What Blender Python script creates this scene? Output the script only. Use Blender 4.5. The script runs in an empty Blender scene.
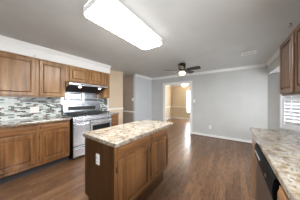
import bpy, bmesh, math, random
from mathutils import Vector, Matrix
random.seed(4)
SC = bpy.context.scene
COL = SC.collection

# ------------------------------------------------------------------ camera
cd = bpy.data.cameras.new('camera'); cam = bpy.data.objects.new('camera', cd); COL.objects.link(cam)
cam.location = (0, 0, 1.28)
cam.rotation_euler = (math.radians(90), 0, math.radians(35.2))
cd.sensor_width = 36; cd.lens = 118.2/300*36; cd.shift_y = 0.001
cd.clip_start = 0.02; cd.clip_end = 200
SC.camera = cam
# ------------------------------------------------------------------ world
w = bpy.data.worlds.new('world'); SC.world = w; w.use_nodes = True
bg = w.node_tree.nodes['Background']
bg.inputs[0].default_value = (0.96, 0.98, 1.0, 1); bg.inputs[1].default_value = 14.5
# ------------------------------------------------------------------ view
SC.view_settings.view_transform = 'Standard'
SC.view_settings.look = 'None'
SC.view_settings.gamma = 1
SC.view_settings.use_curve_mapping = False
SC.view_settings.exposure = 1.15
LIGHT_PANEL = 24.0      # emission of the ceiling light diffuser
GLOBE = 0.6            # fan globe
BACK_GLOBE = 9.0      # back room fitting and the added hall light

# portals: help the daylight through the window openings
def portal(loc, rot, sx, sy):
    l = bpy.data.lights.new('window_daylight', 'AREA'); l.shape = 'RECTANGLE'; l.size = sx; l.size_y = sy
    l.cycles.is_portal = True
    o = bpy.data.objects.new('window_daylight', l); COL.objects.link(o); o.location = loc; o.rotation_euler = rot
portal((0.91, 0.625, 1.45), (0, math.radians(90), 0), 0.7, 0.65)
portal((.375, -1.74, 1.685), (math.radians(90), 0, 0), .62, .85)  # portal for the added back window
portal((1.86, 3.0, 1.3), (0, math.radians(90), 0), 1.4, 1.3)
portal((-2.105, 8.04, 1.2), (math.radians(-90), 0, 0), 1.1, 1.5)

# ------------------------------------------------------------------ materials
def newmat(name):
    m = bpy.data.materials.new(name); m.use_nodes = True
    nt = m.node_tree; return m, nt, nt.nodes['Principled BSDF']
def sp(b, col=None, rough=None, metal=None, spec=None):
    if col is not None: b.inputs['Base Color'].default_value = (*col, 1)
    if rough is not None: b.inputs['Roughness'].default_value = rough
    if metal is not None: b.inputs['Metallic'].default_value = metal
    if spec is not None: b.inputs['Specular IOR Level'].default_value = spec
def coords(nt, scale=(1,1,1), rot=(0,0,0)):
    t = nt.nodes.new('ShaderNodeTexCoord'); mp = nt.nodes.new('ShaderNodeMapping')
    mp.inputs['Scale'].default_value = scale; mp.inputs['Rotation'].default_value = rot
    nt.links.new(t.outputs['Object'], mp.inputs['Vector']); return mp.outputs['Vector']
def noise(nt, vec, scale, detail=4, rough=.5):
    n = nt.nodes.new('ShaderNodeTexNoise'); n.inputs['Scale'].default_value = scale
    n.inputs['Detail'].default_value = detail; n.inputs['Roughness'].default_value = rough
    nt.links.new(vec, n.inputs['Vector']); return n
def ramp(nt, fac, stops, interp='LINEAR'):
    r = nt.nodes.new('ShaderNodeValToRGB'); cr = r.color_ramp; cr.interpolation = interp
    while len(cr.elements) < len(stops): cr.elements.new(.5)
    for e, (p, c) in zip(cr.elements, stops): e.position = p; e.color = (*c, 1)
    nt.links.new(fac, r.inputs['Fac']); return r.outputs['Color']
def mix(nt, a, b, fac, mode='MIX'):
    n = nt.nodes.new('ShaderNodeMix'); n.data_type = 'RGBA'; n.blend_type = mode
    for v, i in ((a, 6), (b, 7)):
        if isinstance(v, tuple): n.inputs[i].default_value = (*v, 1)
        else: nt.links.new(v, n.inputs[i])
    if isinstance(fac, (int, float)): n.inputs[0].default_value = fac
    else: nt.links.new(fac, n.inputs[0])
    return n.outputs[2]
def bump(nt, b, h, strength, dist=.002):
    n = nt.nodes.new('ShaderNodeBump'); n.inputs['Strength'].default_value = strength; n.inputs['Distance'].default_value = dist
    nt.links.new(h, n.inputs['Height']); nt.links.new(n.outputs[0], b.inputs['Normal'])
def plain(name, col, rough=.5, metal=0, nscale=40, amt=.06, spec=None):
    m, nt, b = newmat(name); sp(b, col, rough, metal, spec)
    n = noise(nt, coords(nt), nscale, 3)
    lo = tuple(max(0, c*(1-amt)) for c in col); hi = tuple(min(1, c*(1+amt)) for c in col)
    nt.links.new(ramp(nt, n.outputs['Fac'], [(.3, lo), (.7, hi)]), b.inputs['Base Color'])
    return m
def paint(name, col, amt=.03, bs=.15, scale=60):
    m, nt, b = newmat(name); sp(b, col, .75, 0, .25)
    v = coords(nt); n = noise(nt, v, 3, 2)
    lo = tuple(c*(1-amt) for c in col); hi = tuple(min(1, c*(1+amt)) for c in col)
    nt.links.new(ramp(nt, n.outputs['Fac'], [(.3, lo), (.7, hi)]), b.inputs['Base Color'])
    n2 = noise(nt, v, scale, 4); bump(nt, b, n2.outputs['Fac'], bs, .004)
    return m
def wood(name, dark, mid, light, axis='Z', rough=.29):
    m, nt, b = newmat(name); sp(b, mid, rough, 0, .5)
    s = {'Z': (1, 1, .07), 'Y': (1, .07, 1), 'X': (.07, 1, 1)}[axis]
    if rough < .3: b.inputs['Coat Weight'].default_value = .6; b.inputs['Coat Roughness'].default_value = .15
    v = coords(nt, s)
    n1 = noise(nt, v, 14, 6, .6); n2 = noise(nt, v, 75, 3, .6)
    c1 = ramp(nt, n1.outputs['Fac'], [(.28, dark), (.5, mid), (.75, light)])
    c2 = ramp(nt, n2.outputs['Fac'], [(.38, (.62, .58, .52)), (.56, (1, 1, 1))])
    nt.links.new(mix(nt, c1, c2, .55, 'MULTIPLY'), b.inputs['Base Color'])
    bump(nt, b, n2.outputs['Fac'], .12, .001)
    return m
def brick(nt, vec, bw, rh, mortar, c1, c2, mc, scale=1, off=.5):
    t = nt.nodes.new('ShaderNodeTexBrick'); t.inputs['Scale'].default_value = scale
    t.inputs['Color1'].default_value = (*c1, 1); t.inputs['Color2'].default_value = (*c2, 1); t.inputs['Mortar'].default_value = (*mc, 1)
    t.inputs['Mortar Size'].default_value = mortar; t.inputs['Mortar Smooth'].default_value = .1
    t.inputs['Brick Width'].default_value = bw; t.inputs['Row Height'].default_value = rh
    t.offset = off; t.offset_frequency = 2
    nt.links.new(vec, t.inputs['Vector']); return t

def oak(s, axis):
    d, m_, l = (.095, .038, .012), (.225, .101, .037), (.36, .19, .078)
    return tuple(c*s for c in d), tuple(c*s for c in m_), tuple(c*s for c in l)
M = {}
M['oak'] = wood('oak_vertical_grain', *oak(1.0, 'Z'), 'Z')
M['oak_h'] = wood('oak_horizontal_grain', *oak(1.0, 'Y'), 'Y')
M['oak_island'] = wood('oak_island_dark', (.03, .0115, .003), (.072, .030, .0085), (.11, .05, .016), 'Z', .42)  # darker oak tone for the island body and toe kick
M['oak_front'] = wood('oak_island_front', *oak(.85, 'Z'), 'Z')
M['oak_front_h'] = wood('oak_island_front_h', *oak(.85, 'Y'), 'Y')
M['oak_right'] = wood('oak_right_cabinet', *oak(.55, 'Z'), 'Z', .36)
M['oak_up'] = wood('oak_wall_cabinets', (.12, .052, .016), (.285, .145, .054), (.44, .25, .105), 'Z', .32)
M['ceiling'] = paint('ceiling_paint', (.61, .625, .62), .03, .5, 90)
M['wall'] = paint('grey_wall_paint', (.56, .57, .56))
M['wall_blue'] = paint('pale_blue_grey_wall_paint', (.60, .64, .67))
M['taupe'] = paint('taupe_wall_paint', (.38, .32, .275))
M['beige'] = paint('warm_lit_beige_paint', (.64, .535, .39))  # warm light on these walls is put into the beige
M['white'] = paint('white_trim_paint', (.86, .86, .85), .01, .03)
M['louver'] = plain('louver_paint', (.60, .62, .65), .4, 0, 20, .01)
M['shutter'] = plain('white_shutter_paint', (.82, .83, .85), .4, 0, 20, .01)
M['black'] = plain('black_gloss_plastic', (.012, .014, .014), .12)
M['black_iron'] = plain('cast_iron', (.02, .02, .022), .45)
M['dark'] = plain('dark_toe_kick', (.045, .042, .045), .5)
M['bronze'] = plain('fan_bronze', (.018, .014, .012), .35, .4)
M['plastic'] = plain('white_plastic', (.84, .84, .82), .35, 0, 20, .01)
M['panelblack'] = plain('satin_black_panel', (.008, .010, .011), .5, spec=.05)
M['slot'] = plain('dark_slot', (.03, .03, .032), .6)
M['glassblack'] = plain('oven_glass', (.01, .014, .016), .06)
M['brass'] = plain('hinge_bronze', (.12, .09, .05), .4, .8)
M['shoe'] = plain('shoe_moulding_brown', (.11, .06, .035), .4)
M['fanblade'] = wood('walnut_blade', (.008, .005, .004), (.016, .009, .006), (.03, .017, .01), 'X', .4)

def steel(name, col, rough, ax=(1, 1, .05), amt=.86):
    m, nt, b = newmat(name); sp(b, col, rough, 1)
    n = noise(nt, coords(nt, ax), 12, 3)
    nt.links.new(ramp(nt, n.outputs['Fac'], [(.3, tuple(c*amt for c in col)), (.7, col)]), b.inputs['Base Color'])
    return m
M['steel'] = steel('brushed_stainless', (.70, .725, .765), .27)
M['steel_wall'] = steel('wall_stainless', (.42, .44, .48), .24, (1, 1, .05), .6)
M['filter'] = steel('grease_filter_metal', (.07, .06, .06), .4)
M['steel_dw'] = steel('grey_stainless', (.17, .155, .145), .38)
M['chrome'] = steel('polished_steel', (.8, .81, .83), .14)

def make_floor():
    m, nt, b = newmat('laminate_planks')
    v = coords(nt, (1, 1, 1), (0, 0, math.radians(90)))
    t = brick(nt, v, 1.1, .085, .0014, (0, 0, 0), (1, 1, 1), (.5, .5, .5), 1, .37)
    tone = ramp(nt, t.outputs['Color'], [(0, (.15, .078, .040)), (.5, (.19, .105, .056)), (1, (.235, .137, .077))])
    g = noise(nt, coords(nt, (1, .09, 1)), 60, 6, .7)
    g2 = noise(nt, coords(nt, (1, .15, 1)), 16, 4, .6)
    gr = ramp(nt, g.outputs['Fac'], [(.36, (.33, .29, .26)), (.50, (.95, .93, .9)), (.68, (1.45, 1.42, 1.36))])
    g2r = ramp(nt, g2.outputs['Fac'], [(.35, (.75, .72, .7)), (.65, (1.12, 1.1, 1.08))])
    c = mix(nt, mix(nt, tone, gr, 1.0, 'MULTIPLY'), g2r, 1.0, 'MULTIPLY')
    c = mix(nt, c, (.03, .017, .01), t.outputs['Fac'])
    nt.links.new(c, b.inputs['Base Color'])
    r = ramp(nt, g.outputs['Fac'], [(.3, (.36,)*3), (.7, (.24,)*3)])
    nt.links.new(r, b.inputs['Roughness']); b.inputs['Specular IOR Level'].default_value = .55
    bump(nt, b, g.outputs['Fac'], .12, .0015)
    return m
M['floor'] = make_floor()

def make_granite():
    m, nt, b = newmat('granite'); sp(b, None, .05, 0, .5)
    v = coords(nt)
    n1 = noise(nt, v, 20, 8, .68); n2 = noise(nt, v, 45, 5, .7); n3 = noise(nt, v, 5.5, 3, .5)
    base = ramp(nt, n1.outputs['Fac'], [(.28, (.06, .05, .04)), (.38, (.20, .15, .10)), (.46, (.28, .235, .175)), (.56, (.37, .35, .31)), (.68, (.19, .195, .20))])
    blot = ramp(nt, n3.outputs['Fac'], [(.42, (1.05, 1.02, .98)), (.62, (.72, .70, .72))])
    c = mix(nt, base, blot, .8, 'MULTIPLY')
    spk = ramp(nt, n2.outputs['Fac'], [(.37, (1, 1, 1)), (.41, (0, 0, 0))])
    c = mix(nt, c, (.05, .042, .04), spk)
    vo = nt.nodes.new('ShaderNodeTexVoronoi'); vo.inputs['Scale'].default_value = 85; nt.links.new(v, vo.inputs['Vector'])
    vr = ramp(nt, vo.outputs['Distance'], [(.12, (1, 1, 1)), (.2, (0, 0, 0))])
    n4 = noise(nt, v, 20, 3); gate = ramp(nt, n4.outputs['Fac'], [(.5, (0, 0, 0)), (.56, (1, 1, 1))])
    c = mix(nt, c, (.62, .61, .58), mix(nt, vr, gate, 1.0, 'MULTIPLY'))
    nt.links.new(c, b.inputs['Base Color'])
    return m
M['granite'] = make_granite()

def make_mosaic(name, stops):
    m, nt, b = newmat(name); sp(b, None, .24, 0, .5)
    t = nt.nodes.new('ShaderNodeTexCoord'); sx = nt.nodes.new('ShaderNodeSeparateXYZ'); cx = nt.nodes.new('ShaderNodeCombineXYZ')
    nt.links.new(t.outputs['Object'], sx.inputs[0]); nt.links.new(sx.outputs['Y'], cx.inputs['X']); nt.links.new(sx.outputs['Z'], cx.inputs['Y'])
    a = brick(nt, cx.outputs[0], .075, .025, .0022, (0, 0, 0), (1, 1, 1), (.5, .5, .5), 1, .43)
    c = ramp(nt, a.outputs['Color'], stops, 'CONSTANT')
    c = mix(nt, c, (.42, .44, .42), a.outputs['Fac'])
    nt.links.new(c, b.inputs['Base Color'])
    return m
M['mosaic'] = make_mosaic('glass_mosaic', [(0, (.58, .64, .60)), (.24, (.05, .055, .055)), (.34, (.70, .74, .71)), (.50, (.17, .19, .185)), (.58, (.13, .07, .04)), (.64, (.66, .71, .68)), (.80, (.32, .38, .36)), (.88, (.025, .03, .035))])
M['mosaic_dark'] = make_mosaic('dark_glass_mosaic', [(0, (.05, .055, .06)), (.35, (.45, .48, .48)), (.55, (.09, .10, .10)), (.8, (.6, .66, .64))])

def emit(name, col, st):
    m, nt, b = newmat(name); sp(b, col, .4)
    b.inputs['Emission Color'].default_value = (*col, 1); b.inputs['Emission Strength'].default_value = st
    return m
M['panel'] = emit('ceiling_light_diffuser', (1, .985, .96), LIGHT_PANEL)
M['globe'] = emit('frosted_globe', (1, .80, .62), GLOBE)
M['backglobe'] = emit('back_room_globe', (1, .86, .62), BACK_GLOBE)
M['hoodlamp'] = emit('hood_lamp', (1, .72, .45), 14)

def make_glass():
    m, nt, b = newmat('window_glass'); sp(b, (1, 1, 1), 0.02)
    tr = nt.nodes.new('ShaderNodeBsdfTransparent'); mx = nt.nodes.new('ShaderNodeMixShader'); mx.inputs[0].default_value = .06
    nt.links.new(tr.outputs[0], mx.inputs[1]); nt.links.new(b.outputs[0], mx.inputs[2])
    nt.links.new(mx.outputs[0], nt.nodes['Material Output'].inputs['Surface'])
    return m
M['glass'] = make_glass()

# ------------------------------------------------------------------ mesh helpers
class MB:
    def __init__(s): s.bm = bmesh.new()
    def box(s, x0, x1, y0, y1, z0, z1):
        x0, x1 = sorted((x0, x1)); y0, y1 = sorted((y0, y1)); z0, z1 = sorted((z0, z1))
        vs = [s.bm.verts.new((x, y, z)) for x in (x0, x1) for y in (y0, y1) for z in (z0, z1)]
        for f in ((0,1,3,2),(4,6,7,5),(0,4,5,1),(2,3,7,6),(0,2,6,4),(1,5,7,3)): s.bm.faces.new([vs[i] for i in f])
        return s
    def prism(s, poly, h0, h1, fn):
        """polygon in (a,b), extruded h0..h1; fn(a,b,h)->xyz"""
        A = [s.bm.verts.new(fn(a, b, h0)) for a, b in poly]; B = [s.bm.verts.new(fn(a, b, h1)) for a, b in poly]
        n = len(poly); s.bm.faces.new(A); s.bm.faces.new(B[::-1])
        for i in range(n): s.bm.faces.new([A[i], A[(i+1) % n], B[(i+1) % n], B[i]])
        return s
    def rings(s, rects, fn):
        """nested rectangles (a0,a1,b0,b1,depth); closed at both ends"""
        prev = None
        for a0, a1, b0, b1, d in rects:
            r = [s.bm.verts.new(fn(a, b, d)) for a, b in ((a0, b0), (a1, b0), (a1, b1), (a0, b1))]
            if prev is None: s.bm.faces.new(r[::-1])
            else:
                for i in range(4): s.bm.faces.new([prev[i], prev[(i+1) % 4], r[(i+1) % 4], r[i]])
            prev = r
        s.bm.faces.new(prev); return s
    def lathe(s, prof, c, n=32):
        rows = []
        for r, z in prof:
            if r < 1e-5: rows.append([s.bm.verts.new((c[0], c[1], c[2]+z))])
            else: rows.append([s.bm.verts.new((c[0]+r*math.cos(2*math.pi*i/n), c[1]+r*math.sin(2*math.pi*i/n), c[2]+z)) for i in range(n)])
        for A, B in zip(rows, rows[1:]):
            for i in range(n):
                j = (i+1) % n
                q = [A[i % len(A)], A[j % len(A)], B[j % len(B)], B[i % len(B)]]
                u = []
                for x in q:
                    if x not in u: u.append(x)
                if len(u) > 2: s.bm.faces.new(u)
        return s
    def tube(s, p0, p1, r, n=12):
        p0, p1 = Vector(p0), Vector(p1); d = (p1-p0).normalized(); a = d.orthogonal().normalized(); b = d.cross(a)
        A = [s.bm.verts.new(p0+(a*math.cos(t)+b*math.sin(t))*r) for t in [2*math.pi*i/n for i in range(n)]]
        B = [s.bm.verts.new(v.co+(p1-p0)) for v in A]
        s.bm.faces.new(A[::-1]); s.bm.faces.new(B)
        for i in range(n): s.bm.faces.new([A[i], A[(i+1) % n], B[(i+1) % n], B[i]])
        return s
    def build(s, name, mat, parent=None, bevel=0, smooth=False, local=False):
        bmesh.ops.recalc_face_normals(s.bm, faces=s.bm.faces)
        me = bpy.data.meshes.new(name); s.bm.to_mesh(me); s.bm.free()
        o = bpy.data.objects.new(name, me); COL.objects.link(o)
        me.materials.append(M[mat] if isinstance(mat, str) else mat)
        if parent is not None:
            o.parent = parent
            if not local and parent.type == 'EMPTY': o.matrix_parent_inverse = Matrix.Translation(-parent.location)
        if smooth:
            for p in me.polygons: p.use_smooth = True
        if bevel:
            md = o.modifiers.new('bevel', 'BEVEL'); md.width = bevel; md.segments = 2; md.limit_method = 'ANGLE'; md.angle_limit = .6
        return o
def B(*a): return MB().box(*a)
def tag(o, label, cat, group=None):
    o['label'] = label; o['category'] = cat
    if group: o['group'] = group
    return o
def thing(name, loc, label, cat, group=None, rz=0):
    o = bpy.data.objects.new(name, None); COL.objects.link(o); o.location = loc; o.rotation_euler = (0, 0, rz)
    o.empty_display_size = .1
    return tag(o, label, cat, group)
def struct(o): o['kind'] = 'structure'; return o
def copy_tree(o, parent=None):
    c = o.copy(); COL.objects.link(c); c.parent = parent
    for ch in list(o.children): copy_tree(ch, c)
    return c

# ------------------------------------------------------------------ room constants
CE = 2.30                       # ceiling height
XL, XR = -3.35, .78             # left and right wall faces
YF, YB = 4.57, -1.6             # far and back wall faces

# floor / ceiling
struct(B(-5.2, 2.2, -2.0, 8.3, -.1, 0).build('floor', 'floor'))
struct(MB().box(-5.2, 2.2, -2.0, YF, CE, CE+.1).build('ceiling', 'ceiling'))
struct(MB().box(-5.2, 2.2, YF, 8.3, CE, CE+.1).build('ceiling', 'ceiling'))
# left kitchen wall (beige, warm light included in the colour)
struct(B(XL-.12, XL, YB-.1, 3.01, 0, CE).build('wall_left', 'beige'))
# soffit over the wall cabinets
struct(B(XL, -3.03, YB, 2.21, 2.08, CE).build('wall_soffit', 'white'))
# hall beyond the opening
h = MB().box(-5.0, -3.25, 3.46, 3.58, 0, CE); struct(h.build('wall_hall', 'taupe'))
struct(B(-5.1, -5.0, 1.5, 3.58, 0, CE).build('wall_hall_left', 'taupe'))
struct(B(-5.0, XL-.12, 1.4, 1.5, 0, CE).build('wall_hall_near', 'taupe'))
# light blue grey wall, runs from hall to the far wall
struct(B(-3.25, -3.13, 3.46, YF, 0, CE).build('wall_dining_left', 'wall_blue'))
# far wall with doorway
OX0, OX1, OZ = -2.44, -1.35, 1.945
f = MB().box(-3.25, OX0, YF, YF+.12, 0, CE).box(OX1, 2.2, YF, YF+.12, 0, CE).box(OX0, OX1, YF, YF+.12, OZ, CE)
struct(f.build('wall_far', 'wall'))
# right wall with kitchen window and bay opening
WY0, WY1, WZ0, WZ1 = .30, .95, 1.10, 1.80
BY0 = 2.22; BZ = 2.0
r = MB().box(XR, XR+.12, YB-.1, WY0, 0, CE).box(XR, XR+.12, WY1, BY0, 0, CE).box(XR, XR+.12, WY0, WY1, 0, WZ0).box(XR, XR+.12, WY0, WY1, WZ1, CE)
r.box(XR, XR+.12, BY0, YF, BZ, CE)
struct(r.build('wall_right', 'wall'))
PX0, PX1, PZ0, PZ1 = .05, .70, 1.25, 2.12  # opening for the added, unseen back window
struct(MB().box(XL-.12, PX0, YB-.1, YB, 0, CE).box(PX1, XR+.12, YB-.1, YB, 0, CE).box(PX0, PX1, YB-.1, YB, 0, PZ0).box(PX0, PX1, YB-.1, YB, PZ1, CE).build('wall_back', 'wall'))
# bay: ceiling, angled far wall with window, outer wall with window, near return
struct(MB().prism([(XR+.12, BY0), (XR+.12, YF), (2.0, YF), (2.0, BY0)], BZ, BZ+.08, lambda a, b, h: (a, b, h)).build('ceiling_bay', 'white'))
bayroot = Vector((XR, YF, 0))
e45 = Vector((math.sqrt(.5), -math.sqrt(.5), 0)); n45 = Vector((math.sqrt(.5), math.sqrt(.5), 0))
def bay(a, z, d): p = bayroot+e45*a+n45*d; return (p.x, p.y, z)     # a along wall, d outward
A0, A1, AZ0, AZ1 = .30, 1.08, .60, 1.90
def bprism(mb, a0, a1, z0, z1, d0, d1):
    return mb.prism([(a0, z0), (a1, z0), (a1, z1), (a0, z1)], d0, d1, lambda a, z, d: bay(a, z, d))
wb = MB(); bprism(wb, 0, A0, 0, BZ, 0, .1); bprism(wb, A1, 1.42, 0, BZ, 0, .1); bprism(wb, A0, A1, 0, AZ0, 0, .1); bprism(wb, A0, A1, AZ1, BZ, 0, .1)
struct(wb.build('wall_bay_angled', 'wall'))
bx = XR+1.42*math.sqrt(.5); by = YF-1.42*math.sqrt(.5)
bw = MB().box(bx, bx+.1, BY0, 2.35, 0, BZ).box(bx, bx+.1, by-.0, by+.12, 0, BZ).box(bx, bx+.1, 2.35, by, 0, .6).box(bx, bx+.1, 2.35, by, 1.9, BZ)
struct(bw.build('wall_bay_outer', 'wall'))
struct(B(XR+.12, bx+.1, BY0-.1, BY0, 0, BZ+.08).build('wall_bay_near', 'wall'))
# back room
BX0, BX1, BYF = -3.63, .6, 7.9
struct(B(BX0-.1, BX0, YF+.12, BYF, 0, CE).build('wall_back_room_left', 'beige'))
b2 = MB().box(BX0-.1, -2.54, BYF, BYF+.1, 0, CE).box(-1.67, BX1, BYF, BYF+.1, 0, CE).box(-2.54, -1.67, BYF, BYF+.1, 0, .48).box(-2.54, -1.67, BYF, BYF+.1, 1.9, CE)
struct(b2.build('wall_back_room_far', 'beige'))
struct(B(BX1, BX1+.1, YF+.12, BYF+.1, 0, CE).build('wall_back_room_right', 'beige'))
struct(MB().box(BX0, OX0-.085, YF+.12, YF+.13, 0, CE).box(OX1+.085, BX1, YF+.12, YF+.13, 0, CE).box(OX0-.085, OX1+.085, YF+.12, YF+.13, OZ+.085, CE).build('wall_back_room_near', 'beige'))

# ------------------------------------------------------------------ trim
ntrim = [0]
def trim(mb, mat='white', bevel=0):
    ntrim[0] += 1; return struct(mb.build('trim_%d' % ntrim[0], mat, None, bevel))
CP = [(0, 0), (0, -.075), (.012, -.075), (.018, -.06), (.05, -.018), (.055, -.012), (.055, 0)]   # crown profile: out, down
def crown_y(x, sgn, y0, y1, mat='white', k=1.0): return trim(MB().prism([(a*k, b*k) for a, b in CP], y0, y1, lambda a, b, h: (x+sgn*a, h, CE+b)), mat)
def crown_x(y, sgn, x0, x1, mat='white', k=1.0): return trim(MB().prism([(a*k, b*k) for a, b in CP], x0, x1, lambda a, b, h: (h, y+sgn*a, CE+b)), mat)
crown_y(-3.03, 1, YB, 2.21)
crown_x(2.21, 1, XL, -3.03, k=.6)
crown_y(XL, 1, 2.24, 3.01, k=.55, mat='beige')  # beige carries the yellow light on this crown
crown_y(-3.13, 1, 3.44, YF)
crown_x(YF, -1, -3.08, XR-.05)
crown_y(XR, -1, 2.2, YF, k=.9)
crown_x(BYF, -1, BX0+.05, BX1); crown_y(BX0, 1, YF+.13, BYF)
nb = {}
def base_x(y, sgn, x0, x1, side, shoe=True):
    struct(MB().prism([(0, 0), (.014, 0), (.014, .075), (.006, .09), (0, .09)], x0, x1, lambda a, b, h: (h, y+sgn*a, b)).build('baseboard_'+side, 'white'))
    if shoe: trim(MB().prism([(.014, 0), (.03, 0), (.024, .014), (.014, .018)], x0, x1, lambda a, b, h: (h, y+sgn*a, b)), 'shoe')
def base_y(x, sgn, y0, y1, side, shoe=True):
    struct(MB().prism([(0, 0), (.014, 0), (.014, .075), (.006, .09), (0, .09)], y0, y1, lambda a, b, h: (x+sgn*a, h, b)).build('baseboard_'+side, 'white'))
base_x(YF, -1, OX1+.085, XR, 'far_right'); base_x(YF, -1, -3.13, OX0-.085, 'far_left')
base_y(-3.13, 1, 3.46, YF-.02, 'dining_left'); base_y(XL, 1, 2.45, 3.01, 'left'); base_x(3.46, -1, -4.9, -3.13, 'hall')
base_x(BYF, -1, BX0, BX1, 'back_room_far', False); base_y(BX0, 1, YF+.13, BYF, 'back_room_left')
# chair rails
RP = [(0, 0), (.012, 0), (.024, .02), (.024, .04), (.012, .055), (0, .055)]
trim(MB().prism(RP, 2.38, 3.01, lambda a, b, h: (XL+a, h, .955+b)))
trim(MB().prism(RP, -4.9, -3.13, lambda a, b, h: (h, 3.46-a, .79+b)))
trim(MB().prism(RP, BX0, BX1, lambda a, b, h: (h, BYF-a, .79+b)))
trim(MB().prism(RP, YF+.13, BYF, lambda a, b, h: (BX0+a, h, .79+b)))
# doorway casing with jamb lining
dc = MB()
for y0, y1 in ((YF-.018, YF), (YF+.12, YF+.138)):
    dc.box(OX0-.08, OX0, y0, y1, 0, OZ+.08).box(OX1, OX1+.08, y0, y1, 0, OZ+.08).box(OX0, OX1, y0, y1, OZ, OZ+.08)
dc.box(OX0, OX0+.012, YF, YF+.12, 0, OZ).box(OX1-.012, OX1, YF, YF+.12, 0, OZ).box(OX0+.012, OX1-.012, YF, YF+.12, OZ-.012, OZ)
trim(dc, 'white', .003)

# ------------------------------------------------------------------ windows
def window(n, loc, rz, W, z0, z1, panels, frame=.045, tilt=25, pitch=.075):
    """local x along the wall, local y outward; opening from x=0..W"""
    root = bpy.data.objects.new('window_%d' % n, None); COL.objects.link(root); root.location = loc; root.rotation_euler = (0, 0, rz); struct(root)
    fr = MB(); t = frame
    fr.box(-t, 0, -.02, .0, z0-t, z1+t).box(W, W+t, -.02, .0, z0-t, z1+t).box(0, W, -.02, 0, z0-t, z0).box(0, W, -.02, 0, z1, z1+t)
    fr.box(0, .02, 0, .09, z0, z1).box(W-.02, W, 0, .09, z0, z1).box(.02, W-.02, 0, .09, z0, z0+.02).box(.02, W-.02, 0, .09, z1-.02, z1)
    fr.build('window_frame', 'shutter', root, .003, local=True)
    B(.02, W-.02, .07, .074, z0+.02, z1-.02).build('pane', 'glass', root, local=True)
    if panels:
        pw = (W-.04)/panels
        for k in range(panels):
            x0 = .02+k*pw+.002; x1 = x0+pw-.004
            s = MB(); st = .042; mid = 1.30 if z1 > 1.5 else (z0+z1)/2
            s.box(x0, x0+st, .0, .028, z0+.022, z1-.022).box(x1-st, x1, .0, .028, z0+.022, z1-.022)
            s.box(x0+st, x1-st, .0, .028, z0+.022, z0+.09).box(x0+st, x1-st, .0, .028, z1-.09, z1-.022).box(x0+st, x1-st, 0, .028, mid-.03, mid+.03)
            sh = s.build('shutter_panel', 'shutter', root, .002, local=True)
            for za, zb in ((z0+.09, mid-.03), (mid+.03, z1-.09)):
                cnt = round((zb-za)/pitch); p = (zb-za)/cnt
                lv = MB()
                for i in range(cnt):
                    zc = za+(i+.5)*p
                    ca, sa = math.cos(math.radians(tilt)), math.sin(math.radians(tilt)); c_ = .0365 if tilt > 0 else .0432
                    prof = [(-c_, 0), (-.02, .004), (.02, .004), (c_, 0), (.02, -.004), (-.02, -.004)]
                    lv.prism([(p_*ca-q_*sa, p_*sa+q_*ca) for p_, q_ in prof], x0+st, x1-st, lambda a, b, h: (h, .014+a, zc+b))
                lo = lv.build('louvers', 'louver', sh, local=True)
                B((x0+x1)/2-.006, (x0+x1)/2+.006, -.034, -.024, za+.01, zb-.01).build('tilt_rod', 'shutter', sh, local=True)
    return root
window(1, bay(A0, 0, 0), math.radians(-45), A1-A0, AZ0, AZ1, 2, .025, -72, .081)
window(2, (bx, by, 0), math.radians(-90), by-2.35, .6, 1.9, 4, .045, 8)
window(3, (XR, WY1, 0), math.radians(-90), WY1-WY0, WZ0, WZ1, 0)
window(4, (-2.54, BYF, 0), 0, .87, .48, 1.9, 0)

window(5, (PX1, YB, 0), math.radians(180), PX1-PX0, PZ0, PZ1, 0)  # unseen back window, added to brighten the ceiling

# ------------------------------------------------------------------ cabinet pieces
def panel_door(y0, y1, z0, z1, x, sgn, mat, parent, name='door', t=.024, frame=.058):
    fn = lambda a, b, d: (x+sgn*d, a, b)
    w_, g = frame, .012
    R = lambda i, d: (y0+i, y1-i, z0+i, z1-i, d)
    rr = [R(.008, 0), R(.008, .007), R(0, .007), R(0, t-.006), R(.006, t), R(w_, t), R(w_+.001, t-.017), R(w_+.010, t-.017), R(w_+.027, t+.001), R(w_+.028, t+.001)]
    return MB().rings(rr, fn).build(name, mat, parent)
def drawer_front(y0, y1, z0, z1, x, sgn, mat, parent, t=.024):
    fn = lambda a, b, d: (x+sgn*d, a, b)
    R = lambda i, d: (y0+i, y1-i, z0+i, z1-i, d)
    return MB().rings([R(.008, 0), R(.008, .007), R(0, .007), R(0, t-.013), R(.003, t-.011), R(.008, t-.011), R(.024, t), R(.025, t)], fn).build('drawer', mat, parent)
def hinge(x, sgn, y, z, parent):
    return MB().box(x, x+sgn*.008, y-.006, y+.006, z-.025, z+.025).tube((x+sgn*.008, y, z-.02), (x+sgn*.008, y, z+.02), .004, 8).build('hinge', 'brass', parent)

def base_unit(name, y0, y1, xf, xw, sgn, doors, drawers, label, toe=.12, group=None, mat='oak', math_h='oak_h', top=.873):
    """face frame plane xf, back xw; doors list of (ya,yb)"""
    root = thing(name, ((xf+xw)/2, (y0+y1)/2, 0), label, 'cabinet', group)
    MB().box(xf, xw, y0, y1, toe, top).build('body', mat, root, .002)
    B(xf-sgn*.065, xw, y0+.002, y1-.002, 0, toe).build('toe_kick', 'dark', root)
    for ya, yb, za, zb in doors:
        d = panel_door(ya, yb, za, zb, xf, sgn, mat, root)
        for z in (za+.08, zb-.08): hinge(xf, sgn, ya-.008, z, d)
    for ya, yb, za, zb in drawers: drawer_front(ya, yb, za, zb, xf, sgn, math_h, root)
    return root

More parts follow.
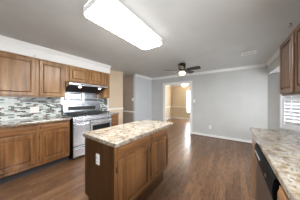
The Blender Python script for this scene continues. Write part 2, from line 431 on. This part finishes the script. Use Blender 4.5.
# left run
base_unit('base_cabinet', .03, 1.06, -2.82, XL+.001, 1, [(.07, .525, .185, .70), (.585, 1.03, .185, .70)], [(.07, .525, .718, .83), (.585, 1.03, .718, .83)],
          'oak base cabinet with two doors and two drawers left of the range')
base_unit('base_cabinet', -.98, .025, -2.82, XL+.002, 1, [(-.94, -.5, .185, .70), (-.45, -.01, .185, .70)], [(-.94, -.5, .725, .84), (-.45, -.01, .725, .84)],
          'oak base cabinet farthest from the range along the left wall')
base_unit('base_cabinet', 2.07, 2.34, -2.80, XL+.002, 1, [(2.095, 2.315, .185, .50)], [(2.095, 2.315, .525, .66), (2.095, 2.315, .685, .82)],
          'narrow oak drawer cabinet right of the stainless range, beside the beige wall')
def slab(name, x0, x1, y0, y1, label, z0=.875, z1=.914):
    o = B(x0, x1, y0, y1, z0, z1).build(name, 'granite', None, .007); return tag(o, label, 'countertop')
slab('countertop', XL, -2.775, -.99, 1.068, 'speckled granite countertop along the left wall under the mosaic tiles')
def rslab():
    pts = [(XL, 2.062), (-2.775, 2.062), (-2.775, 2.32), (-2.79, 2.36), (-2.83, 2.375), (XL, 2.375)]
    o = MB().prism(pts, .875, .914, lambda a, b, h: (a, b, h)).build('countertop', 'granite', None, .006)
    tag(o, 'short granite countertop with rounded corner right of the range', 'countertop')
rslab()

# wall cabinets left
def wall_unit(y0, y1, z0, z1, xf, xw, sgn, doors, label, mat='oak_up', group=None):
    root = thing('wall_cabinet', ((xf+xw)/2, (y0+y1)/2, z0), label, 'cabinet', group)
    MB().box(xf, xw, y0, y1, z0, z1).build('body', mat, root, .002)
    for ya, yb in doors:
        d = panel_door(ya, yb, z0+.022, z1-.03, xf, sgn, mat, root, frame=.050)
    return root
UF = -3.05
wall_unit(.08-.5, 1.06, 1.345, 2.078, UF, XL, 1, [(-.39, .005), (.05, .575), (.625, 1.025)], 'long oak wall cabinet with raised panel doors left of the range hood')
wall_unit(1.062, 2.0, 1.702, 2.078, UF, XL, 1, [(1.135, 1.53), (1.578, 1.968)], 'short two-door oak wall cabinet above the range hood')
wall_unit(2.002, 2.21, 1.345, 2.078, UF, XL, 1, [(2.03, 2.19)], 'narrow oak wall cabinet right of the range hood')

# backsplash
bs = MB().box(XL+.001, XL+.008, -.99, 1.08, .914, 1.345).build('mosaic_backsplash', 'mosaic')
tag(bs, 'pale glass strip mosaic backsplash on the left wall, left of the range', 'backsplash')
B(XL+.008, XL+.010, .42, 1.06, 1.225, 1.33).build('darker_band', 'mosaic_dark', bs)['label'] = 'darker mosaic band'  # band in a darker tile mix near the top
bs2 = B(XL+.001, XL+.008, 2.055, 2.34, .914, 1.345).build('mosaic_backsplash', 'mosaic_dark')
tag(bs2, 'narrow dark and pale glass mosaic panel right of the range', 'backsplash')
B(XL, XL+.012, 2.34, 2.375, .914, 1.345).build('edge_strip', 'white', bs2)['label'] = 'white edge strip'

# electrical plates
def plate(name, c, axis, sgn, w_, h_, label, cat, gang=1, kind='outlet', group=None):
    """axis: wall normal axis, sgn direction"""
    def bx(mb, du0, du1, dz0, dz1, d0, d1):
        if axis == 'X': mb.box(c[0]+sgn*d0, c[0]+sgn*d1, c[1]+du0, c[1]+du1, c[2]+dz0, c[2]+dz1)
        else: mb.box(c[0]+du0, c[0]+du1, c[1]+sgn*d0, c[1]+sgn*d1, c[2]+dz0, c[2]+dz1)
        return mb
    root = thing(name, c, label, cat, group)
    bx(MB(), -w_/2, w_/2, -h_/2, h_/2, 0, .006).build('cover_plate', 'plastic', root, .002)
    for g in range(gang):
        o = (g-(gang-1)/2)*.046
        if kind == 'outlet':
            for z in (-.022, .022):
                s = bx(MB(), o-.016, o+.016, z-.014, z+.014, .006, .009).build('socket', 'plastic', root)
                bx(bx(MB(), o-.008, o-.005, z-.006, z+.006, .009, .0095), o+.005, o+.008, z-.006, z+.006, .009, .0095).build('slot', 'slot', s)
        else:
            bx(MB(), o-.008, o+.008, -.016, .016, .006, .014).build('toggle', 'plastic', root)
    return root
plate('outlet', (XL+.008, .62, 1.085), 'X', 1, .135, .125, 'white double outlet plate on the mosaic backsplash', 'outlet', 2)
plate('outlet', (-1.10, .662, .695), 'Y', -1, .058, .105, 'white outlet on the end panel of the kitchen island', 'outlet')
plate('outlet', (-.66, YF, .35), 'Y', -1, .075, .115, 'white outlet low on the grey far wall', 'outlet')
plate('light_switch', (-1.20, YF, 1.25), 'Y', -1, .075, .115, 'white light switch on the grey wall right of the doorway', 'switch', 1, 'switch')
plate('light_switch', (-3.27, 3.46, 1.31), 'Y', -1, .12, .12, 'white light switch on the taupe hall wall', 'switch', 2, 'switch')
plate('outlet', (BX0, 6.2, .42), 'X', 1, .075, .115, 'small white outlet low on the beige wall of the room beyond the doorway', 'outlet')
# small white box on soffit
sb = thing('door_chime', (-3.03, .565, 2.09), 'small white box mounted on the white soffit above the left cabinets', 'chime box')
B(-3.03, -3.005, .535, .59, 2.09, 2.145).build('housing', 'plastic', sb, .003)
B(-3.005, -3.002, .545, .58, 2.10, 2.115).build('grille', 'wall', sb)

# ------------------------------------------------------------------ range
RY0, RY1 = 1.088, 2.045
rg = thing('range', (-3.0, (RY0+RY1)/2, 0), 'stainless steel double oven gas range with black grates', 'stove')
B(-3.33, -2.76, RY0, RY1, .05, .895).build('body', 'black', rg, .003)['label'] = 'black side and body'
ck = B(-3.33, -2.74, RY0, RY1, .895, .915).build('cooktop', 'steel', rg, .004)
B(-3.25, -2.775, RY0+.02, RY1-.02, .915, .918).build('burner_tray', 'steel', ck)
B(-2.76, -2.735, RY0+.005, RY1-.005, .815, .893).build('control_fascia', 'steel', rg, .004)
for i in range(6):
    y = RY0+.10+i*(RY1-RY0-.2)/5
    k = MB().tube((-2.735, y, .855), (-2.705, y, .855), .02, 20).build('knob', 'chrome', rg, .003)
split = RY0+.36
def oven(y0, y1, z0, z1, win, parent):
    d = B(-2.76, -2.725, y0+.006, y1-.006, z0, z1).build('oven_door', 'steel', parent, .006)
    if win: B(-2.725, -2.723, y0+.06, y1-.06, z0+.12, z1-.12).build('oven_window', 'glassblack', d)
    h_ = MB().tube((-2.685, y0+.04, z1-.045), (-2.685, y1-.04, z1-.045), .011, 14)
    for y in (y0+.06, y1-.06): h_.tube((-2.727, y, z1-.045), (-2.685, y, z1-.045), .008, 10)
    h_.build('handle', 'chrome', d, smooth=False)
oven(RY0, split, .30, .805, False, rg); oven(split, RY1, .30, .805, True, rg)
dd = B(-2.76, -2.725, RY0+.006, split-.006, .06, .285).build('drawer', 'steel', rg, .006)
hm = MB().tube((-2.685, RY0+.04, .245), (-2.685, split-.04, .245), .010, 12)
for y in (RY0+.06, split-.06): hm.tube((-2.727, y, .245), (-2.685, y, .245), .008, 10)
hm.build('handle', 'chrome', dd)
dd = B(-2.76, -2.725, split+.006, RY1-.006, .06, .285).build('drawer', 'steel', rg, .006)
hm = MB().tube((-2.685, split+.06, .245), (-2.685, RY1-.06, .245), .010, 12)
for y in (split+.08, RY1-.08): hm.tube((-2.727, y, .245), (-2.685, y, .245), .008, 10)
hm.build('handle', 'chrome', dd)
for x, y in ((-3.28, RY0+.05), (-3.28, RY1-.05), (-2.82, RY0+.05), (-2.82, RY1-.05)):
    MB().tube((x, y, 0), (x, y, .05), .018, 12).build('foot', 'black', rg)
# grates and burners
gy = [RY0+.04, RY0+.33, RY0+.62, RY1-.04]
for k in range(3):
    a, b_ = gy[k]+.006, gy[k+1]-.006
    g = MB(); z0, z1 = .955, .985
    g.box(-3.22, -2.79, a, a+.014, z0, z1).box(-3.22, -2.79, b_-.014, b_, z0, z1)
    for i in range(5):
        x = -3.22+i*.104; g.box(x, x+.014, a, b_, z0, z1)
    g.box(-3.22, -2.79, (a+b_)/2-.007, (a+b_)/2+.007, z0, z1)
    for x in (-3.215, -2.80):
        for y in (a+.002, b_-.014): g.box(x, x+.012, y, y+.012, .917, z0)
    g.build('grate', 'black_iron', rg)
    for x in (-3.11, -2.90):
        if k == 1 and x == -2.90: continue
        c = ((x), (a+b_)/2, .918)
        MB().lathe([(0, 0), (.05, 0), (.048, .006), (.03, .008), (.03, .013), (0, .014)], c, 24).build('burner', 'black_iron', rg)
# back guard
bgd = B(-3.335, -3.27, RY0, RY1, .915, 1.17).build('backguard', 'steel_wall', rg, .006)
B(-3.27, -3.267, RY0+.11, RY0+.80, 1.03, 1.125).build('display', 'slot', bgd)['label'] = 'black control display'
B(-3.335, -3.268, RY0-.006, RY0, .915, 1.172).build('end_cap', 'black', bgd)
# stainless backsplash panel
sbp = B(XL, XL+.01, 1.085, 2.05, 1.0, 1.483).build('steel_backsplash', 'steel_wall'); tag(sbp, 'stainless steel backsplash panel between the range and the hood', 'backsplash')
for ya, yb in ((1.13, 1.53), (1.60, 2.01)):
    fn = lambda a, b, d: (XL+.01+d, a, b)
    MB().rings([(ya, yb, 1.28, 1.47, 0), (ya, yb, 1.28, 1.47, .01), (ya+.01, yb-.01, 1.29, 1.46, .014), (ya+.025, yb-.025, 1.305, 1.445, .004)], fn).build('raised_panel', 'steel_wall', sbp)
sr = MB().box(XL+.01, XL+.10, 1.09, 2.045, 1.235, 1.245).tube((XL+.10, 1.10, 1.262), (XL+.10, 2.03, 1.262), .005, 10)
for y in (1.10, 1.565, 2.03): sr.tube((XL+.10, y, 1.245), (XL+.10, y, 1.262), .004, 8)
sr.build('warming_shelf', 'steel', sbp)
B(XL+.01, XL+.03, 1.545, 1.585, 1.25, 1.48).build('centre_strip', 'chrome', sbp)

# hood
hd = thing('range_hood', (-3.1, 1.53, 1.56), 'stainless steel under-cabinet range hood with lamps lit', 'range hood')
HY0, HY1 = 1.066, 1.995
MB().prism([(XL, 1.70), (-2.93, 1.70), (-2.85, 1.665), (-2.85, 1.62), (XL, 1.485)], HY0, HY1, lambda a, b, h: (a, h, b)).build('shell', 'steel', hd, .003)
B(-2.945, -2.8485, HY0+.22, HY0+.50, 1.635, 1.652).build('switch_strip', 'black', hd)
MB().prism([(-2.853, 1.612), (-2.853, 1.63), (-3.34, 1.51), (-3.34, 1.482)], HY0+.006, HY1-.006, lambda a, b, h: (a, h, b)).build('filter', 'filter', hd)['label'] = 'dark grease filter'
for y in (HY0+.25, HY1-.18):
    MB().lathe([(0, 0), (.028, .0), (.03, .008), (0, .01)], (-2.94, y, 1.581), 20).build('lamp', 'hoodlamp', hd)

# ------------------------------------------------------------------ island
IX0, IX1, IY0, IY1 = -1.36, -.852, .662, 1.69
isl = thing('island_cabinet', ((IX0+IX1)/2, (IY0+IY1)/2, 0), 'freestanding oak kitchen island base with two doors and two drawers', 'kitchen island')
TK = .235
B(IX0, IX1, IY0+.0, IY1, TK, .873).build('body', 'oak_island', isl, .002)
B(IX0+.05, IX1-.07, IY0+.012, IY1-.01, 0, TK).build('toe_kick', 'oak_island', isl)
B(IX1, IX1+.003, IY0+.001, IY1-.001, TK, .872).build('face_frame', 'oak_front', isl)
for ya, yb in ((.692, 1.165), (1.215, 1.665)):
    d = panel_door(ya, yb, .275, .742, IX1+.003, 1, 'oak_front', isl, t=.022, frame=.040)
    hinge(IX1+.003, 1, ya-.008, .66, d); hinge(IX1+.003, 1, ya-.008, .36, d)
    drawer_front(ya, yb, .762, .864, IX1+.003, 1, 'oak_front_h', isl)
slab('island_countertop', -1.39, -.808, .645, 1.825, 'thick beige and grey granite top on the kitchen island')

# ------------------------------------------------------------------ right run
RX = .202
base_unit('base_cabinet', .03, .89, RX, XR-.002, -1, [(.06, .45, .13, .69), (.50, .865, .13, .69)], [(.06, .45, .72, .85), (.50, .865, .72, .85)],
          'oak base cabinet with drawers at the bottom right beside the dishwasher', mat='oak')
base_unit('base_cabinet', -.95, .025, RX, XR-.002, -1, [(-.92, -.49, .13, .69), (-.43, -.01, .13, .69)], [(-.92, -.49, .715, .85), (-.43, -.01, .715, .85)],
          'oak base cabinet farthest from the dishwasher along the right wall', mat='oak')
base_unit('end_cabinet', 1.555, 2.07, RX, XR, -1, [], [], 'narrow plain oak end cabinet of the right counter beyond the dishwasher', mat='oak')
o = slab('countertop', .184, XR, -.99, 2.10, 'glossy brown and grey granite countertop on the right, reflecting the shutters')
# dishwasher
dw = thing('dishwasher', (.5, 1.4, 0), 'stainless dishwasher with black control panel under the right counter', 'dishwasher')
DY0, DY1 = .895, 1.55
B(RX+.01, XR-.03, DY0, DY1, .02, .866).build('tub', 'dark', dw)
B(RX-.022, RX+.01, DY0+.003, DY1-.003, .10, .725).build('door', 'steel_dw', dw, .004)
fn = lambda a, b, h: (a, h, b)
cp = MB().prism([(RX+.01, .728), (RX-.020, .728), (RX-.030, .75), (RX-.032, .80), (RX-.026, .85), (RX-.018, .866), (RX+.01, .868)], DY0+.003, DY1-.003, fn).build('control_panel', 'panelblack', dw, .002)
MB().prism([(RX-.031, .795), (RX-.038, .80), (RX-.038, .81), (RX-.029, .815)], DY1-.30, DY1-.06, fn).build('pocket_handle', 'chrome', cp, .002)
MB().tube((RX-.033, DY0+.17, .79), (RX-.030, DY0+.17, .79), .013, 16).build('emblem', 'chrome', cp)
for i in range(6): B(RX-.0325, RX-.029, DY1-.12-i*.05, DY1-.10-i*.05, .77, .775).build('button', 'chrome', cp)
# wall cabinets right
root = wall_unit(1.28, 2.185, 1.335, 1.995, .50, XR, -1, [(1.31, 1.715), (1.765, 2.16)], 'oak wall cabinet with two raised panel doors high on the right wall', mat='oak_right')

# ------------------------------------------------------------------ ceiling objects
cl = thing('ceiling_light', (-1.17, 1.2, CE), 'long rectangular white fluorescent ceiling light over the island', 'ceiling light')
FX0, FX1, FY0, FY1 = -1.37, -.975, .635, 1.76
B(FX0+.02, FX1-.02, FY0+.02, FY1-.02, CE-.02, CE).build('base_pan', 'white', cl)
def rrect(x0, x1, y0, y1, r, n=6):
    P = []
    for cx, cy, a in ((x1-r, y1-r, 0), (x0+r, y1-r, 90), (x0+r, y0+r, 180), (x1-r, y0+r, 270)):
        for i in range(n+1):
            t = math.radians(a+90*i/n); P.append((cx+r*math.cos(t), cy+r*math.sin(t)))
    return P
def tray(levels, cap):
    mb = MB(); prev = None
    for ins, z in levels:
        ring = [mb.bm.verts.new((a, b, z)) for a, b in rrect(FX0+ins, FX1-ins, FY0+ins, FY1-ins, .05)]
        if prev:
            for i in range(len(ring)): j = (i+1) % len(ring); mb.bm.faces.new([prev[i], prev[j], ring[j], ring[i]])
        prev = ring
    if cap: mb.bm.faces.new(prev)
    return mb
tray(((0, CE-.001), (0, CE-.065), (.006, CE-.068)), False).build('rim', 'white', cl)
tray(((.006, CE-.068), (.010, CE-.078), (.03, CE-.085)), True).build('diffuser', 'panel', cl)

vt = thing('air_vent', (.27, 3.3125, CE), 'small white air vent grille on the ceiling near the far wall', 'vent')
vx0, vx1, vy0, vy1 = .165, .375, 3.24, 3.385
B(vx0, vx1, vy0, vy1, CE-.004, CE).build('backing', 'slot', vt)
MB().box(vx0-.02, vx0+.015, vy0-.02, vy1+.02, CE-.012, CE).box(vx1-.015, vx1+.02, vy0-.02, vy1+.02, CE-.012, CE).box(vx0, vx1, vy0-.02, vy0+.015, CE-.012, CE).box(vx0, vx1, vy1-.015, vy1+.02, CE-.012, CE).build('frame', 'plastic', vt)
for i in range(3):
    y = vy0+.033+i*.036
    MB().prism([(0, 0), (.012, -.008), (.013, -.006), (.002, .002)], vx0+.015, vx1-.015, lambda a, b, h: (h, y+a, CE-.003+b)).build('slat', 'wall', vt)

hk = thing('ceiling_hook', (.62, 2.356, CE), 'small metal plant hook on the ceiling above the right wall cabinet', 'hook')
MB().lathe([(0, 0), (.012, 0), (.012, -.004), (.004, -.008), (0, -.008)], (.62, 2.356, CE), 16).build('plate', 'brass', hk)
hm = MB(); pts = [Vector((.62, 2.356, CE-.008))]+[Vector((.62+.014*math.sin(t), 2.356, CE-.03+.014*math.cos(t))) for t in [math.radians(a) for a in range(0, 271, 30)]]
for a, b_ in zip(pts, pts[1:]): hm.tube(a, b_, .003, 8)
hm.build('hook', 'brass', hk)

# ceiling fan
FC = (-1.18, 3.232)
fan = thing('ceiling_fan', (FC[0], FC[1], CE), 'dark five-blade ceiling fan with a lit frosted glass globe', 'ceiling fan')
MB().lathe([(0, 0), (.10, 0), (.105, -.02), (.10, -.10), (.085, -.15), (.06, -.185), (.055, -.205), (0, -.205)], (FC[0], FC[1], CE), 36).build('motor_housing', 'bronze', fan, smooth=True)
MB().lathe([(.045, -.20), (.07, -.212), (.09, -.24), (.09, -.275), (.078, -.305), (.045, -.322), (0, -.326)], (FC[0], FC[1], CE), 36).build('globe', 'globe', fan, smooth=True)
bz = 2.125
for k in range(5):
    a = math.radians(72*k-2); ca, sa = math.cos(a), math.sin(a)
    tw = math.tan(math.radians(15))
    def fnb(p, q, h_): return (FC[0]+p*ca-q*sa, FC[1]+p*sa+q*ca, bz+h_-q*tw)
    outline = [(.14, -.045), (.20, -.06), (.42, -.074), (.48, -.06), (.50, 0), (.48, .06), (.42, .074), (.20, .06), (.14, .045)]
    bl = MB().prism(outline, -.005, .005, fnb).build('blade', 'fanblade', fan)
    MB().prism([(.075, -.02), (.20, -.014), (.24, 0), (.20, .014), (.075, .02)], .004, .011, fnb).build('blade_bracket', 'bronze', bl)
for dx in (-.03, .03):
    z0 = CE-.34
    MB().tube((FC[0]+dx, FC[1]-.06, z0+.03), (FC[0]+dx, FC[1]-.06, z0-.10), .0018, 6).lathe([(0, -.125), (.006, -.118), (.006, -.105), (0, -.10)], (FC[0]+dx, FC[1]-.06, z0), 10).build('pull_chain', 'bronze', fan)

# unseen hall light, added to brighten the hall
hl = thing('hall_fill_light', (-4.0, 2.6, CE), 'unseen round light added to brighten the side hall beyond the beige wall', 'ceiling light')
MB().lathe([(0, 0), (.15, 0), (.155, -.02), (.14, -.03), (0, -.03)], (-4.0, 2.6, CE), 32).build('mount', 'plastic', hl)
MB().lathe([(.14, -.03), (.125, -.07), (.08, -.10), (0, -.115)], (-4.0, 2.6, CE), 32).build('globe', 'backglobe', hl, smooth=True)

# back room light
bl = thing('flush_ceiling_light', (-2.48, 7.2, CE), 'glowing round flush ceiling light in the room beyond the doorway', 'ceiling light')
MB().lathe([(0, 0), (.15, 0), (.155, -.02), (.14, -.03), (0, -.03)], (-2.48, 7.2, CE), 32).build('mount', 'plastic', bl)
MB().lathe([(.14, -.03), (.14, -.10), (.10, -.15), (0, -.18)], (-2.48, 7.2, CE), 32).build('globe', 'backglobe', bl, smooth=True)
